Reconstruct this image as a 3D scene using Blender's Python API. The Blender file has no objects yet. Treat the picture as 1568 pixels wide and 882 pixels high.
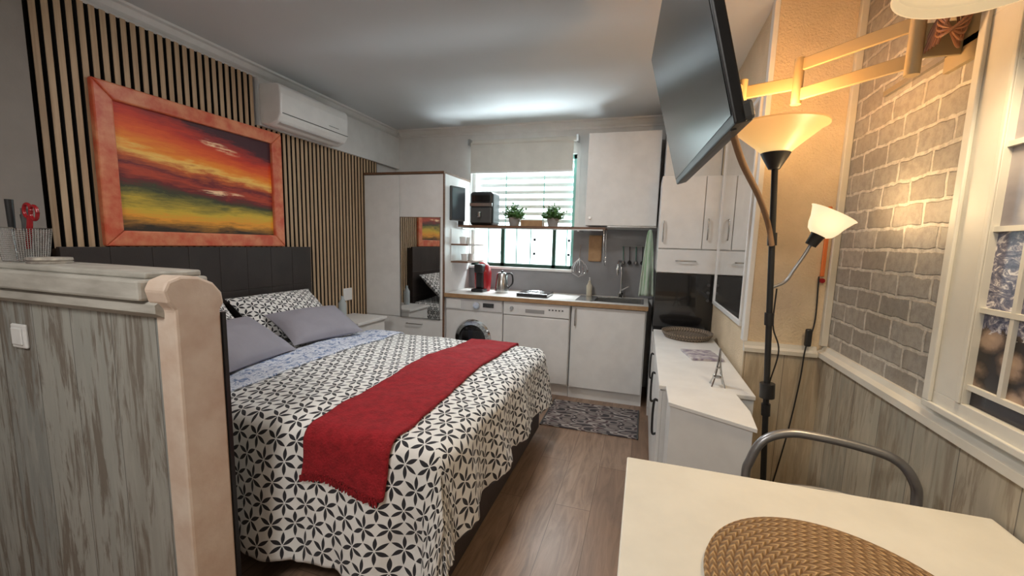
import bpy, math, random
from mathutils import Vector, Matrix, noise
random.seed(4)
S=bpy.context.scene
COL=S.collection
try:
    S.view_settings.view_transform='Standard'
except Exception: pass

# ------------------------------------------------------------ materials
class NB:
    def __init__(s,name):
        s.m=bpy.data.materials.new(name); s.m.use_nodes=True
        s.nt=s.m.node_tree; s.b=s.nt.nodes['Principled BSDF']
    def n(s,t,**k):
        nd=s.nt.nodes.new(t)
        for a,v in k.items(): setattr(nd,a,v)
        return nd
    def put(s,sock,v):
        if hasattr(v,'is_output') or isinstance(v,bpy.types.NodeSocket): s.nt.links.new(v,sock)
        else: sock.default_value=v
    def math(s,op,a,b=None,c=None):
        nd=s.n('ShaderNodeMath',operation=op); s.put(nd.inputs[0],a)
        if b is not None: s.put(nd.inputs[1],b)
        if c is not None: s.put(nd.inputs[2],c)
        return nd.outputs[0]
    def pos(s):
        g=s.n('ShaderNodeNewGeometry'); return g.outputs['Position']
    def sep(s,v):
        nd=s.n('ShaderNodeSeparateXYZ'); s.put(nd.inputs[0],v); return nd.outputs
    def comb(s,x,y,z):
        nd=s.n('ShaderNodeCombineXYZ'); s.put(nd.inputs[0],x);s.put(nd.inputs[1],y);s.put(nd.inputs[2],z); return nd.outputs[0]
    def scalev(s,v,sc):
        nd=s.n('ShaderNodeVectorMath',operation='MULTIPLY'); s.put(nd.inputs[0],v); nd.inputs[1].default_value=sc; return nd.outputs[0]
    def noise(s,v,scale,detail=4,rough=.55,dist=0):
        nd=s.n('ShaderNodeTexNoise'); s.put(nd.inputs['Vector'],v); nd.inputs['Scale'].default_value=scale
        nd.inputs['Detail'].default_value=detail; nd.inputs['Roughness'].default_value=rough; nd.inputs['Distortion'].default_value=dist
        return nd.outputs['Fac']
    def ramp(s,f,stops,interp='LINEAR'):
        nd=s.n('ShaderNodeValToRGB'); s.put(nd.inputs[0],f); cr=nd.color_ramp; cr.interpolation=interp
        while len(cr.elements)<len(stops): cr.elements.new(.5)
        for e,(p,c) in zip(cr.elements,stops):
            e.position=p; e.color=(*c,1) if len(c)==3 else c
        return nd.outputs[0]
    def mix(s,f,a,b,bt='MIX'):
        nd=s.n('ShaderNodeMix',data_type='RGBA',blend_type=bt); s.put(nd.inputs[0],f)
        s.put(nd.inputs[6],(*a,1) if isinstance(a,tuple) and len(a)==3 else a)
        s.put(nd.inputs[7],(*b,1) if isinstance(b,tuple) and len(b)==3 else b)
        return nd.outputs[2]
    def bump(s,h,strength,dist=.01):
        nd=s.n('ShaderNodeBump'); s.put(nd.inputs['Height'],h); nd.inputs['Strength'].default_value=strength
        nd.inputs['Distance'].default_value=dist; s.nt.links.new(nd.outputs[0],s.b.inputs['Normal'])
    def base(s,c): s.put(s.b.inputs['Base Color'],(*c,1) if isinstance(c,tuple) and len(c)==3 else c)

def M(name,c,rough=.5,metal=0,c2=None,ns=8,st=(1,1,1),bump=0,bs=80,bd=.003,em=None,es=0,trans=0,coat=0):
    n=NB(name)
    if c2 is None: c2=tuple(x*.93 for x in c)
    p=n.scalev(n.pos(),st)
    f=n.noise(p,ns)
    n.base(n.mix(n.ramp(f,[(.35,(0,0,0)),(.65,(1,1,1))]),c,c2))
    n.b.inputs['Roughness'].default_value=rough; n.b.inputs['Metallic'].default_value=metal
    if bump: n.bump(n.noise(p,bs,3),bump,bd)
    if em: n.b.inputs['Emission Color'].default_value=(*em,1); n.b.inputs['Emission Strength'].default_value=es
    if trans: n.b.inputs['Transmission Weight'].default_value=trans
    if coat: n.b.inputs['Coat Weight'].default_value=coat
    return n.m

def planks(name,ax,w=.19,tint=(1,1,1),dark=.85):
    n=NB(name); P=n.pos(); o=n.sep(P); u=o[0] if ax=='X' else o[1]; z=o[2]
    q=n.math('DIVIDE',u,w); idx=n.math('FLOOR',q); fr=n.math('FRACT',q)
    wn=n.n('ShaderNodeTexWhiteNoise',noise_dimensions='1D'); n.put(wn.inputs['W'],idx)
    v1=n.comb(n.math('MULTIPLY',u,11),n.math('MULTIPLY',idx,5.3),n.math('MULTIPLY',z,1.5))
    a=n.noise(v1,1.5,9,.66,.9)
    v2=n.comb(n.math('MULTIPLY',u,60),n.math('MULTIPLY',idx,3.1),n.math('MULTIPLY',z,3.4))
    g=n.noise(v2,1.5,6,.65)
    T=lambda r,gg,b:(r*tint[0],gg*tint[1],b*tint[2])
    c=n.ramp(wn.outputs['Value'],[(0,T(.30,.31,.29)),(.35,T(.40,.40,.36)),(.7,T(.24,.255,.245)),(1,T(.36,.345,.30))])
    lighter=n.ramp(n.noise(v1,3.1,5,.6,.4),[(.42,(0,0,0)),(.62,(1,1,1))])
    c=n.mix(n.math('MULTIPLY',lighter,.5),c,T(.44,.43,.39))
    worn=n.ramp(n.math('ADD',n.math('MULTIPLY',a,.7),n.math('MULTIPLY',g,.3)),[(.49,(0,0,0)),(.56,(1,1,1))])
    c=n.mix(n.math('MULTIPLY',worn,dark),c,T(.15,.118,.09))
    c=n.mix(n.math('MULTIPLY',g,.25),c,T(.48,.46,.41))
    seam=n.math('LESS_THAN',fr,.016)
    c=n.mix(n.math('MULTIPLY',seam,.7),c,(.06,.055,.05))
    n.base(c); n.b.inputs['Roughness'].default_value=.6
    n.bump(n.math('SUBTRACT',n.math('MULTIPLY',g,.4),seam),.3,.002)
    return n.m

def mat_floor():
    n=NB('laminate_floor'); o=n.sep(n.pos())
    v=n.comb(o[1],o[0],0.0)
    b=n.n('ShaderNodeTexBrick'); n.put(b.inputs['Vector'],v)
    b.offset=.37; b.inputs['Scale'].default_value=1; b.inputs['Brick Width'].default_value=1.25; b.inputs['Row Height'].default_value=.19
    b.inputs['Mortar Size'].default_value=.0014; b.inputs['Mortar Smooth'].default_value=.1
    b.inputs['Color1'].default_value=(.27,.168,.112,1); b.inputs['Color2'].default_value=(.35,.235,.165,1); b.inputs['Mortar'].default_value=(.10,.06,.04,1)
    g=n.noise(n.comb(n.math('MULTIPLY',o[0],14),n.math('MULTIPLY',o[1],1.9),0.0),1.5,7,.6,1.4)
    c=n.mix(n.ramp(g,[(.38,(0,0,0)),(.68,(.8,.8,.8))]),b.outputs['Color'],(.155,.098,.066))
    n.base(c); n.b.inputs['Roughness'].default_value=.36
    n.bump(g,.12,.002); return n.m

def mat_brick():
    n=NB('grey_brick_panel'); o=n.sep(n.pos())
    wob=n.noise(n.pos(),7,3); wob2=n.noise(n.scalev(n.pos(),(1,1.7,1.3)),9,3)
    v=n.comb(n.math('ADD',o[1],n.math('MULTIPLY',wob,.035)),n.math('ADD',o[2],n.math('MULTIPLY',wob2,.026)),0.0)
    b=n.n('ShaderNodeTexBrick'); n.put(b.inputs['Vector'],v); b.offset=.5
    b.inputs['Scale'].default_value=1; b.inputs['Brick Width'].default_value=.185; b.inputs['Row Height'].default_value=.084
    b.inputs['Mortar Size'].default_value=.0085; b.inputs['Mortar Smooth'].default_value=.45
    b.inputs['Color1'].default_value=(.27,.245,.215,1); b.inputs['Color2'].default_value=(.40,.37,.325,1); b.inputs['Mortar'].default_value=(.58,.54,.48,1)
    g=n.noise(n.pos(),32,7,.7)
    c=n.mix(n.math('MULTIPLY',n.ramp(g,[(.42,(0,0,0)),(.62,(1,1,1))]),.5),b.outputs['Color'],(.17,.15,.13))
    n.base(c); n.b.inputs['Roughness'].default_value=.42
    n.bump(n.math('ADD',n.math('MULTIPLY',b.outputs['Fac'],-1.0),n.math('MULTIPLY',g,.6)),.7,.007)
    return n.m

def mat_duvet(name,a=.056,hw=.17,blk=(.018,.018,.024),wht=(.80,.79,.77)):
    """six-petal black flowers on a hexagonal repeat"""
    n=NB(name); tc=n.n('ShaderNodeTexCoord'); o=n.sep(tc.outputs['UV'])
    Sx=a*math.sqrt(3); T=Sx*math.sqrt(3)
    def loc(c,off,per):
        x=n.math('SUBTRACT',c,off); return n.math('SUBTRACT',x,n.math('MULTIPLY',n.math('ROUND',n.math('DIVIDE',x,per)),per))
    gx,gy=loc(o[0],0.0,Sx),loc(o[1],0.0,T); hx,hy=loc(o[0],Sx/2,Sx),loc(o[1],T/2,T)
    l2=lambda x,y:n.math('ADD',n.math('MULTIPLY',x,x),n.math('MULTIPLY',y,y))
    g2,h2=l2(gx,gy),l2(hx,hy); sel=n.math('LESS_THAN',g2,h2)
    pick=lambda p,q:n.math('ADD',n.math('MULTIPLY',p,sel),n.math('MULTIPLY',q,n.math('SUBTRACT',1.0,sel)))
    x=pick(gx,hx); y=pick(gy,hy); r=n.math('SQRT',n.math('MINIMUM',g2,h2))
    th=n.math('DIVIDE',n.math('SUBTRACT',n.math('ARCTAN2',y,x),math.pi/6),math.pi/3)
    ph=n.math('MULTIPLY',n.math('SUBTRACT',th,n.math('ROUND',th)),math.pi/3)
    al=n.math('MULTIPLY',r,n.math('COSINE',ph)); dp=n.math('ABSOLUTE',n.math('MULTIPLY',r,n.math('SINE',ph)))
    t=n.math('MINIMUM',n.math('DIVIDE',al,a),1.0)
    wd=n.math('SUBTRACT',n.math('MULTIPLY',n.math('SINE',n.math('MULTIPLY',t,math.pi)),hw*a),.03*a)
    ins=n.math('LESS_THAN',dp,wd)
    n.base(n.mix(ins,wht,blk)); n.b.inputs['Roughness'].default_value=.85
    n.b.inputs['Sheen Weight'].default_value=.15
    n.bump(n.noise(n.pos(),11,4),.4,.03)
    return n.m

def mat_floral():
    n=NB('blue_floral_cotton'); f=n.noise(n.pos(),26,4,.6,1.5)
    f2=n.noise(n.pos(),60,2)
    c=n.mix(n.ramp(f,[(.52,(0,0,0)),(.57,(1,1,1))]),(.66,.69,.78),(.17,.24,.42))
    c=n.mix(n.ramp(f2,[(.6,(0,0,0)),(.64,(1,1,1))]),c,(.40,.45,.60))
    n.base(c); n.b.inputs['Roughness'].default_value=.85; return n.m

def mat_sunset(y0,y1,z0,z1):
    n=NB('sunset_canvas'); o=n.sep(n.pos())
    u=n.math('DIVIDE',n.math('SUBTRACT',o[1],y0),y1-y0); v=n.math('DIVIDE',n.math('SUBTRACT',o[2],z0),z1-z0)
    d=n.noise(n.comb(n.math('MULTIPLY',u,2.0),n.math('MULTIPLY',v,6),4.0),1.2,5,.6,.6)
    d2=n.noise(n.comb(n.math('MULTIPLY',u,7),n.math('MULTIPLY',v,34),3.0),1.0,7,.7,.5)
    x=n.math('ADD',v,n.math('MULTIPLY',n.math('SUBTRACT',d,.5),.20))
    x=n.math('ADD',x,n.math('MULTIPLY',n.math('SUBTRACT',d2,.5),.17))
    x=n.math('ADD',x,n.math('MULTIPLY',n.math('MULTIPLY',n.math('SUBTRACT',u,.35),.30),v))
    c=n.ramp(x,[(0,(.03,.02,.01)),(.05,(.28,.13,.02)),(.11,(.85,.36,.03)),(.19,(.68,.46,.04)),(.27,(.22,.19,.03)),(.33,(.04,.05,.02)),(.39,(.16,.012,.015)),(.45,(.50,.06,.02)),(.50,(.16,.012,.02)),(.56,(.62,.12,.02)),(.62,(1.0,.62,.14)),(.67,(.95,.30,.02)),(.76,(.85,.12,.015)),(.88,(.62,.04,.012)),(.97,(.25,.018,.02)),(1,(.06,.012,.02))])
    g=n.noise(n.comb(n.math('MULTIPLY',u,8),n.math('MULTIPLY',v,44),9.0),1.0,5,.65)
    du=n.math('SUBTRACT',u,.60); dv=n.math('ADD',n.math('SUBTRACT',v,.83),n.math('MULTIPLY',du,.25))
    r=n.math('ADD',n.math('MULTIPLY',n.math('MULTIPLY',du,du),22),n.math('MULTIPLY',n.math('MULTIPLY',dv,dv),300))
    du2=n.math('SUBTRACT',u,.60); dv2=n.math('SUBTRACT',v,.39)
    r2=n.math('ADD',n.math('MULTIPLY',n.math('MULTIPLY',du2,du2),18),n.math('MULTIPLY',n.math('MULTIPLY',dv2,dv2),700))
    r=n.math('MINIMUM',r,r2)
    m=n.math('MULTIPLY',n.ramp(r,[(.15,(1,1,1)),(.55,(0,0,0))]),n.ramp(g,[(.46,(0,0,0)),(.58,(1,1,1))]))
    c=n.mix(m,c,(1.0,.70,.42))
    n.base(c); n.b.inputs['Roughness'].default_value=.5; n.bump(d2,.3,.003); return n.m

def mat_sea():
    n=NB('seaside_photo_print'); o=n.sep(n.pos()); 
    f=n.noise(n.scalev(n.pos(),(1,7,12)),2.6,12,.72,1.8)
    sea=n.ramp(f,[(.36,(.05,.055,.10)),(.48,(.14,.145,.22)),(.54,(.30,.28,.34)),(.60,(.80,.76,.76))])
    vor=n.n('ShaderNodeTexVoronoi'); n.put(vor.inputs['Vector'],n.scalev(n.pos(),(1,1,1.5))); vor.inputs['Scale'].default_value=13
    fs=n.noise(n.pos(),70,6,.7)
    st=n.ramp(n.math('ADD',vor.outputs['Distance'],n.math('MULTIPLY',fs,.25)),[(.15,(.52,.37,.26)),(.48,(.34,.24,.18)),(.62,(.12,.085,.065)),(.8,(.03,.025,.025))])
    sky=n.ramp(n.noise(n.scalev(n.pos(),(1,1.5,4)),1.5,5),[(.3,(.20,.19,.23)),(.7,(.40,.37,.38))])
    c=n.mix(n.math('GREATER_THAN',n.math('ADD',o[2],n.math('MULTIPLY',f,.12)),1.27),st,sea)
    c=n.mix(n.math('GREATER_THAN',o[2],1.47),c,sky)
    c=n.mix(n.math('LESS_THAN',o[2],1.04),c,(.03,.025,.03))
    n.base(c); n.b.inputs['Roughness'].default_value=.25; return n.m

def mat_rug():
    n=NB('kitchen_mat_weave'); o=n.sep(n.pos())
    x=n.math('MULTIPLY',o[0],34); y=n.math('MULTIPLY',o[1],34)
    a=n.math('MULTIPLY',n.math('SINE',x),n.math('SINE',y))
    b=n.math('SINE',n.math('ADD',n.math('MULTIPLY',x,.5),n.math('MULTIPLY',n.math('SINE',n.math('MULTIPLY',y,1.5)),1.6)))
    f=n.math('MULTIPLY',n.math('ADD',a,b),.5)
    f=n.math('ADD',n.math('MULTIPLY',f,.5),.5)
    n.base(n.ramp(f,[(.0,(.22,.19,.18)),(.22,(.06,.05,.055)),(.40,(.34,.31,.29)),(.54,(.10,.07,.075)),(.68,(.26,.23,.22)),(.80,(.05,.045,.05))],'CONSTANT'))
    n.b.inputs['Roughness'].default_value=.9; return n.m

def mat_weave(name,c1,c2,cx,cy,pitch=.011):
    n=NB(name); o=n.sep(n.pos())
    dx=n.math('SUBTRACT',o[0],cx); dy=n.math('SUBTRACT',o[1],cy)
    r=n.math('SQRT',n.math('ADD',n.math('MULTIPLY',dx,dx),n.math('MULTIPLY',dy,dy)))
    th=n.math('ARCTAN2',dy,dx)
    q=n.math('DIVIDE',r,pitch); k=n.math('FLOOR',q); rr=n.math('FRACT',q)
    fr2=n.math('ABSOLUTE',n.math('SUBTRACT',rr,.5))
    s=n.math('SINE',n.math('SUBTRACT',n.math('MULTIPLY',n.math('MULTIPLY',th,k),5.0),n.math('MULTIPLY',fr2,8.0)))
    rs=n.math('SINE',n.math('MULTIPLY',rr,math.pi))
    h=n.math('MULTIPLY',n.math('ADD',n.math('MULTIPLY',s,.35),.65),n.math('ADD',n.math('MULTIPLY',rs,.75),.25))
    nz=n.noise(n.pos(),130,5,.75)
    c=n.ramp(n.math('ADD',n.math('MULTIPLY',h,.6),n.math('MULTIPLY',nz,.4)),[(.22,c2),(.75,c1)])
    n.base(c); n.b.inputs['Roughness'].default_value=.7; n.bump(h,1.0,.009); return n.m

WHITE=M('white_lacquer',(.80,.80,.79),.35)
WHITEP=M('white_paint',(.77,.77,.76),.7,bump=.08,bs=120)
CEIL=M('ceiling_paint',(.66,.69,.71),.8,c2=(.63,.66,.68),ns=1.5)
TAUPE=M('taupe_wall',(.25,.225,.205),.8,bump=.2,bs=150)
STUCCO=M('cream_stucco',(.76,.62,.44),.75,c2=(.68,.55,.38),ns=6,bump=.9,bs=110,bd=.006)
PINKCAP=M('cream_pink_plaster',(.62,.47,.37),.6,c2=(.72,.60,.50),ns=9,bump=.35,bs=40)
CAPW=M('cream_ledge_paint',(.54,.52,.47),.5,c2=(.38,.36,.32),ns=6,st=(1,4,4),bump=.15,bs=30)
RAILW=M('wall_rail_paint',(.66,.63,.56),.45)
PLX=planks('distressed_planks_x','X',.20,(.93,.93,.93),.9)
PLY=planks('distressed_planks_y','Y',.20,(1.28,1.13,.95),.6)
BLACKP=M('black_felt',(.008,.0075,.007),.95)
def mat_slat():
    n=NB('oak_slat'); o=n.sep(n.pos())
    f=n.noise(n.comb(n.math('MULTIPLY',o[0],60),n.math('MULTIPLY',o[1],60),n.math('MULTIPLY',o[2],2.0)),1.5,5)
    n.base(n.ramp(f,[(.3,(.42,.285,.17)),(.7,(.58,.42,.27))])); n.b.inputs['Roughness'].default_value=.55; return n.m
SLAT=mat_slat()
BROWNL=M('dark_brown_leather',(.030,.021,.018),.5,c2=(.022,.015,.013),bump=.2,bs=160)
FRAMEO=M('orange_stained_wood',(.60,.10,.045),.4,c2=(.74,.28,.14),ns=4,st=(3,3,3),bump=.1)
WALNUT=M('walnut_edge',(.20,.10,.055),.45,c2=(.13,.065,.035),ns=14,st=(1,1,6))
MIRROR=M('mirror_glass',(.85,.86,.86),.02,metal=1)
STEEL=M('brushed_steel',(.55,.55,.54),.25,metal=1)
CHROME=M('chrome',(.75,.75,.75),.1,metal=1)
GREYM=M('grey_tube_metal',(.33,.33,.34),.35,metal=.8)
BLKGL=M('black_gloss',(.010,.010,.011),.12,coat=.5)
BLKPL=M('black_plastic',(.015,.015,.016),.4)
SCREEN=M('tv_screen',(.010,.011,.013),.20)
SCREEN2=M('monitor_screen',(.07,.085,.10),.2)
DGREY=M('dark_grey_plastic',(.07,.07,.07),.4)
COUNTER=M('speckled_counter',(.72,.70,.67),.35,c2=(.60,.57,.54),ns=120)
SPLASH=M('grey_splashback',(.25,.25,.26),.4,c2=(.21,.21,.22),ns=4)
GREYFAB=M('grey_pillow_cotton',(.30,.29,.335),.9,bump=.25,bs=20,bd=.01)
RED=M('red_knit_throw',(.36,.012,.020),.95,c2=(.24,.007,.012),ns=30,bump=.9,bs=120,bd=.008)
DUVET=mat_duvet('flower_print_duvet')
PILP=mat_duvet('flower_print_pillow',.045)
FLORAL=mat_floral()
GREENF=M('green_window_frame',(.03,.16,.12),.4)
TABLEM=M('white_table_laminate',(.78,.74,.64),.38)
BLINDM=M('blind_fabric',(.72,.71,.66),.8)
LEAF=M('leaf_green',(.045,.13,.03),.6,c2=(.09,.21,.05),ns=40)
REDG=M('red_gloss_plastic',(.30,.01,.015),.2)
OCHRE=M('ivory_arm_metal',(.36,.28,.16),.5)
ROPE=M('tan_sleeve',(.30,.18,.10),.8,bump=.6,bs=200)
WOODC=M('light_wood',(.42,.26,.13),.6,c2=(.34,.2,.1),ns=20)
TOWEL=M('towel_cloth',(.70,.74,.70),.95,c2=(.30,.48,.30),ns=9,st=(6,6,.4))

# ------------------------------------------------------------ mesh helpers
def G(name,x=0,y=0,z=0):
    e=bpy.data.objects.new(name,None); COL.objects.link(e); e.location=(x,y,z); e.empty_display_size=.1; return e
def mk(name,vs,fs,mat,parent=None,smooth=False,uvs=None,bevel=0,xf=None,seg=2):
    vs=[Vector(v) for v in vs]
    if xf is not None: vs=[xf@v for v in vs]
    lo=Vector([min(v[i] for v in vs) for i in range(3)]); hi=Vector([max(v[i] for v in vs) for i in range(3)])
    c=(lo+hi)/2
    me=bpy.data.meshes.new(name); me.from_pydata([v-c for v in vs],[],fs); me.update()
    if uvs:
        l=me.uv_layers.new(name='UVMap')
        for lp in me.loops: l.data[lp.index].uv=uvs[lp.vertex_index]
    ob=bpy.data.objects.new(name,me); COL.objects.link(ob); ob.location=c
    for m in (mat if isinstance(mat,list) else [mat]): me.materials.append(m)
    if smooth:
        me.shade_smooth()
        try: me.set_sharp_from_angle(angle=math.radians(40))
        except Exception: pass
    if parent is not None:
        ob.parent=parent; ob.matrix_parent_inverse=Matrix.Translation(-parent.location)
    if bevel:
        b=ob.modifiers.new('bevel','BEVEL'); b.width=bevel; b.segments=seg; b.limit_method='ANGLE'
    return ob
BF=[(0,3,2,1),(4,5,6,7),(0,1,5,4),(1,2,6,5),(2,3,7,6),(3,0,4,7)]
def bv(x0,x1,y0,y1,z0,z1): return [(x0,y0,z0),(x1,y0,z0),(x1,y1,z0),(x0,y1,z0),(x0,y0,z1),(x1,y0,z1),(x1,y1,z1),(x0,y1,z1)]
def box(name,x0,x1,y0,y1,z0,z1,mat,parent=None,bevel=0,xf=None,seg=2):
    return mk(name,bv(x0,x1,y0,y1,z0,z1),BF,mat,parent,bevel=bevel,xf=xf,seg=seg)
def boxes(name,L,mat,parent=None,bevel=0,xf=None):
    vs=[];fs=[]
    for b in L:
        o=len(vs); vs+=bv(*b); fs+=[tuple(i+o for i in f) for f in BF]
    return mk(name,vs,fs,mat,parent,bevel=bevel,xf=xf)
def lathe(name,prof,org,mat,parent=None,d=(0,0,1),seg=32,xf=None):
    R=Vector((0,0,1)).rotation_difference(Vector(d).normalized()).to_matrix(); org=Vector(org)
    vs=[];fs=[];n=len(prof)
    for r,z in prof:
        for k in range(seg):
            a=2*math.pi*k/seg; vs.append(org+R@Vector((r*math.cos(a),r*math.sin(a),z)))
    for i in range(n-1):
        for k in range(seg):
            k2=(k+1)%seg; fs.append((i*seg+k,i*seg+k2,(i+1)*seg+k2,(i+1)*seg+k))
    return mk(name,vs,fs,mat,parent,smooth=True,xf=xf)
def cyl(name,p0,p1,r0,mat,parent=None,r1=None,seg=20):
    p0=Vector(p0);p1=Vector(p1);r1=r0 if r1 is None else r1;L=(p1-p0).length
    return lathe(name,[(0.0001,0),(r0,0),(r1,L),(0.0001,L)],p0,mat,parent,d=p1-p0,seg=seg)
def smoothpts(P,n=8):
    P=[Vector(p) for p in P]; Q=[P[0]*2-P[1]]+P+[P[-1]*2-P[-2]]; out=[]
    for i in range(1,len(Q)-2):
        for k in range(n):
            t=k/n; a,b,c,d=Q[i-1],Q[i],Q[i+1],Q[i+2]
            out.append(.5*((2*b)+(c-a)*t+(2*a-5*b+4*c-d)*t*t+(3*b-a-3*c+d)*t**3))
    out.append(P[-1]); return out
def tube(name,P,r,mat,parent=None,n=8,seg=10,smooth=True):
    P=smoothpts(P,n) if smooth else [Vector(p) for p in P]
    vs=[];fs=[];up=Vector((0,0,1)); t0=(P[1]-P[0]).normalized()
    a=t0.cross(up); 
    if a.length<.01: a=t0.cross(Vector((1,0,0)))
    a.normalize()
    for i,p in enumerate(P):
        t=((P[min(i+1,len(P)-1)]-P[max(i-1,0)])).normalized()
        a=(a-t*a.dot(t)).normalized(); b=t.cross(a)
        for k in range(seg):
            w=2*math.pi*k/seg; vs.append(p+(a*math.cos(w)+b*math.sin(w))*r)
    for i in range(len(P)-1):
        for k in range(seg):
            k2=(k+1)%seg; fs.append((i*seg+k,i*seg+k2,(i+1)*seg+k2,(i+1)*seg+k))
    fs.append(tuple(range(seg))[::-1]); o=(len(P)-1)*seg; fs.append(tuple(o+k for k in range(seg)))
    return mk(name,vs,fs,mat,parent,smooth=True)
def prism(name,poly,axis,a0,a1,mat,parent=None,bevel=0,smooth=False):
    def v(p,a):
        return {'X':(a,p[0],p[1]),'Y':(p[0],a,p[1]),'Z':(p[0],p[1],a)}[axis]
    n=len(poly); vs=[v(p,a0) for p in poly]+[v(p,a1) for p in poly]
    fs=[tuple(range(n))[::-1],tuple(range(n,2*n))]+[(i,(i+1)%n,n+(i+1)%n,n+i) for i in range(n)]
    ob=mk(name,vs,fs,mat,parent,bevel=bevel)
    me=ob.data
    import bmesh
    bm=bmesh.new(); bm.from_mesh(me); bmesh.ops.recalc_face_normals(bm,faces=bm.faces); bm.to_mesh(me); bm.free()
    if smooth:
        me.shade_smooth()
        try: me.set_sharp_from_angle(angle=math.radians(35))
        except Exception: pass
    return ob
def RZ(cx,cy,deg): return Matrix.Translation((cx,cy,0))@Matrix.Rotation(math.radians(deg),4,'Z')@Matrix.Translation((-cx,-cy,0))

# ------------------------------------------------------------ room shell
H=2.60; XL=-2.77; YB=4.16; XR=.90; YP=2.36; XP=.535
box('floor',-2.9,1.05,-1.7,4.3,-.1,0,mat_floor())
box('ceiling',-2.9,1.05,-1.7,4.3,H,H+.1,CEIL)
box('wall_left',XL-.12,XL,-1.6,YB,0,H,WHITEP)
box('wall_left_column',XL,-2.65,-1.6,1.2,0,H,TAUPE)
box('wall_front',-2.9,1.0,-1.7,-1.6,0,H,WHITEP)
WX0,WX1,WZ0,WZ1=-1.84,-.70,1.145,2.30
boxes('wall_back',[(-2.9,WX0,YB,YB+.14,0,H),(WX1,XP,YB,YB+.14,0,H),(WX0,WX1,YB,YB+.14,0,WZ0),(WX0,WX1,YB,YB+.14,WZ1,H)],WHITEP)
box('wall_right',XR,XR+.1,-1.6,YP,0,H,mat_brick())
box('wall_right_pier',XP,XR+.1,YP,YB+.14,0,H,STUCCO)
box('trim_7',XR-.012,XR,-1.6,YP-.012,0,.88,PLY)
box('trim_8',XP,XR-.012,YP-.012,YP,0,.88,planks('distressed_planks_pier','X',.18,(1.45,1.22,.98),.35))
prism('trim_1',[(XR-.04,.88),(XR,.88),(XR,.935),(XR-.012,.935),(XR-.018,.915),(XR-.04,.905)],'Y',-1.6,YP-.01,RAILW)
prism('trim_2',[(YP-.035,.875),(YP,.875),(YP,.925),(YP-.012,.925),(YP-.018,.905),(YP-.035,.895)],'X',XP-.005,XR-.04,RAILW)
box('trim_3',XR-.03,XR,YP-.03,YP,.935,H,RAILW,bevel=.004)
box('trim_4',XP-.012,XP+.012,YP-.012,YP+.04,.925,H,WHITE,bevel=.003)
cor=lambda s:[(0,0),(.075*s,0),(.07*s,-.012),(.05*s,-.018),(.03*s,-.045),(.012*s,-.06),(.01*s,-.075),(0,-.075)]
prism('trim_5',[(XL+a,H+b) for a,b in cor(1)],'Y',1.2,YB,WHITE)
prism('trim_6',[(YB-a,H+b) for a,b in cor(1)],'X',XL+.075,XP,WHITE)
box('wall_left_soffit',XL,XL+.05,2.40,YB,2.19,H-.076,WHITEP)
SP=G('wood_slat_wall',XL+.02,1.9,0)
L=[];V=[];y=1.215
while y<3.76:
    top=H-.08 if y<2.36 else 2.19
    L.append((XL+.012,XL+.030,y,y+.024,.0,top)); V.append((XL+.030,XL+.034,y,y+.024,.0,top)); y+=.0435
boxes('ribs',L,BLACKP,SP)
boxes('veneer',V,SLAT,SP)
boxes('felt',[(XL+.001,XL+.012,1.2,3.8,0,2.189),(XL+.001,XL+.012,1.2,2.39,2.189,H-.076)],BLACKP,SP)

# ------------------------------------------------------------ painting
P=G('sunset_painting',XL+.05,2.0,1.32)
y0,y1,z0,z1=1.44,2.56,1.32,2.165; fx=XL+.035
fw=.085
for nm,b in {'frame_top':(y0,y1,z1-fw,z1),'frame_bottom':(y0,y1,z0,z0+fw)}.items():
    prism(nm,[(b[0],z1 if 'top' in nm else z0),(b[1],z1 if 'top' in nm else z0),(b[1]-fw,(z1-fw) if 'top' in nm else z0+fw),(b[0]+fw,(z1-fw) if 'top' in nm else z0+fw)],'X',fx,fx+.035,FRAMEO,P,bevel=.008)
prism('frame_side_a',[(y0,z0),(y0+fw,z0+fw),(y0+fw,z1-fw),(y0,z1)],'X',fx,fx+.035,FRAMEO,P,bevel=.008)
prism('frame_side_b',[(y1,z0),(y1-fw,z0+fw),(y1-fw,z1-fw),(y1,z1)],'X',fx,fx+.035,FRAMEO,P,bevel=.008)
box('canvas',fx,fx+.012,y0+fw-.005,y1-fw+.005,z0+fw-.005,z1-fw+.005,mat_sunset(y0+fw,y1-fw,z0+fw,z1-fw),P)

# ------------------------------------------------------------ air conditioner
A=G('air_conditioner',XL+.13,2.73,2.19)
ax=XL+.051
prof=[(ax,2.20),(ax+.09,2.185),(ax+.16,2.215),(ax+.190,2.26),(ax+.197,2.40),(ax+.190,2.455),(ax+.165,2.475),(ax,2.48)]
prism('body',prof,'Y',2.40,3.09,WHITE,A,bevel=.012,smooth=False)
box('front_seam',ax+.185,ax+.1985,2.415,3.08,2.268,2.271,DGREY,A)
prism('louvre',[(ax+.06,2.182),(ax+.155,2.208),(ax+.157,2.214),(ax+.06,2.19)],'Y',2.43,3.04,M('ac_louvre',(.6,.6,.6),.4),A)
box('badge',ax+.196,ax+.1985,2.86,2.97,2.30,2.305,STEEL,A)

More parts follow.
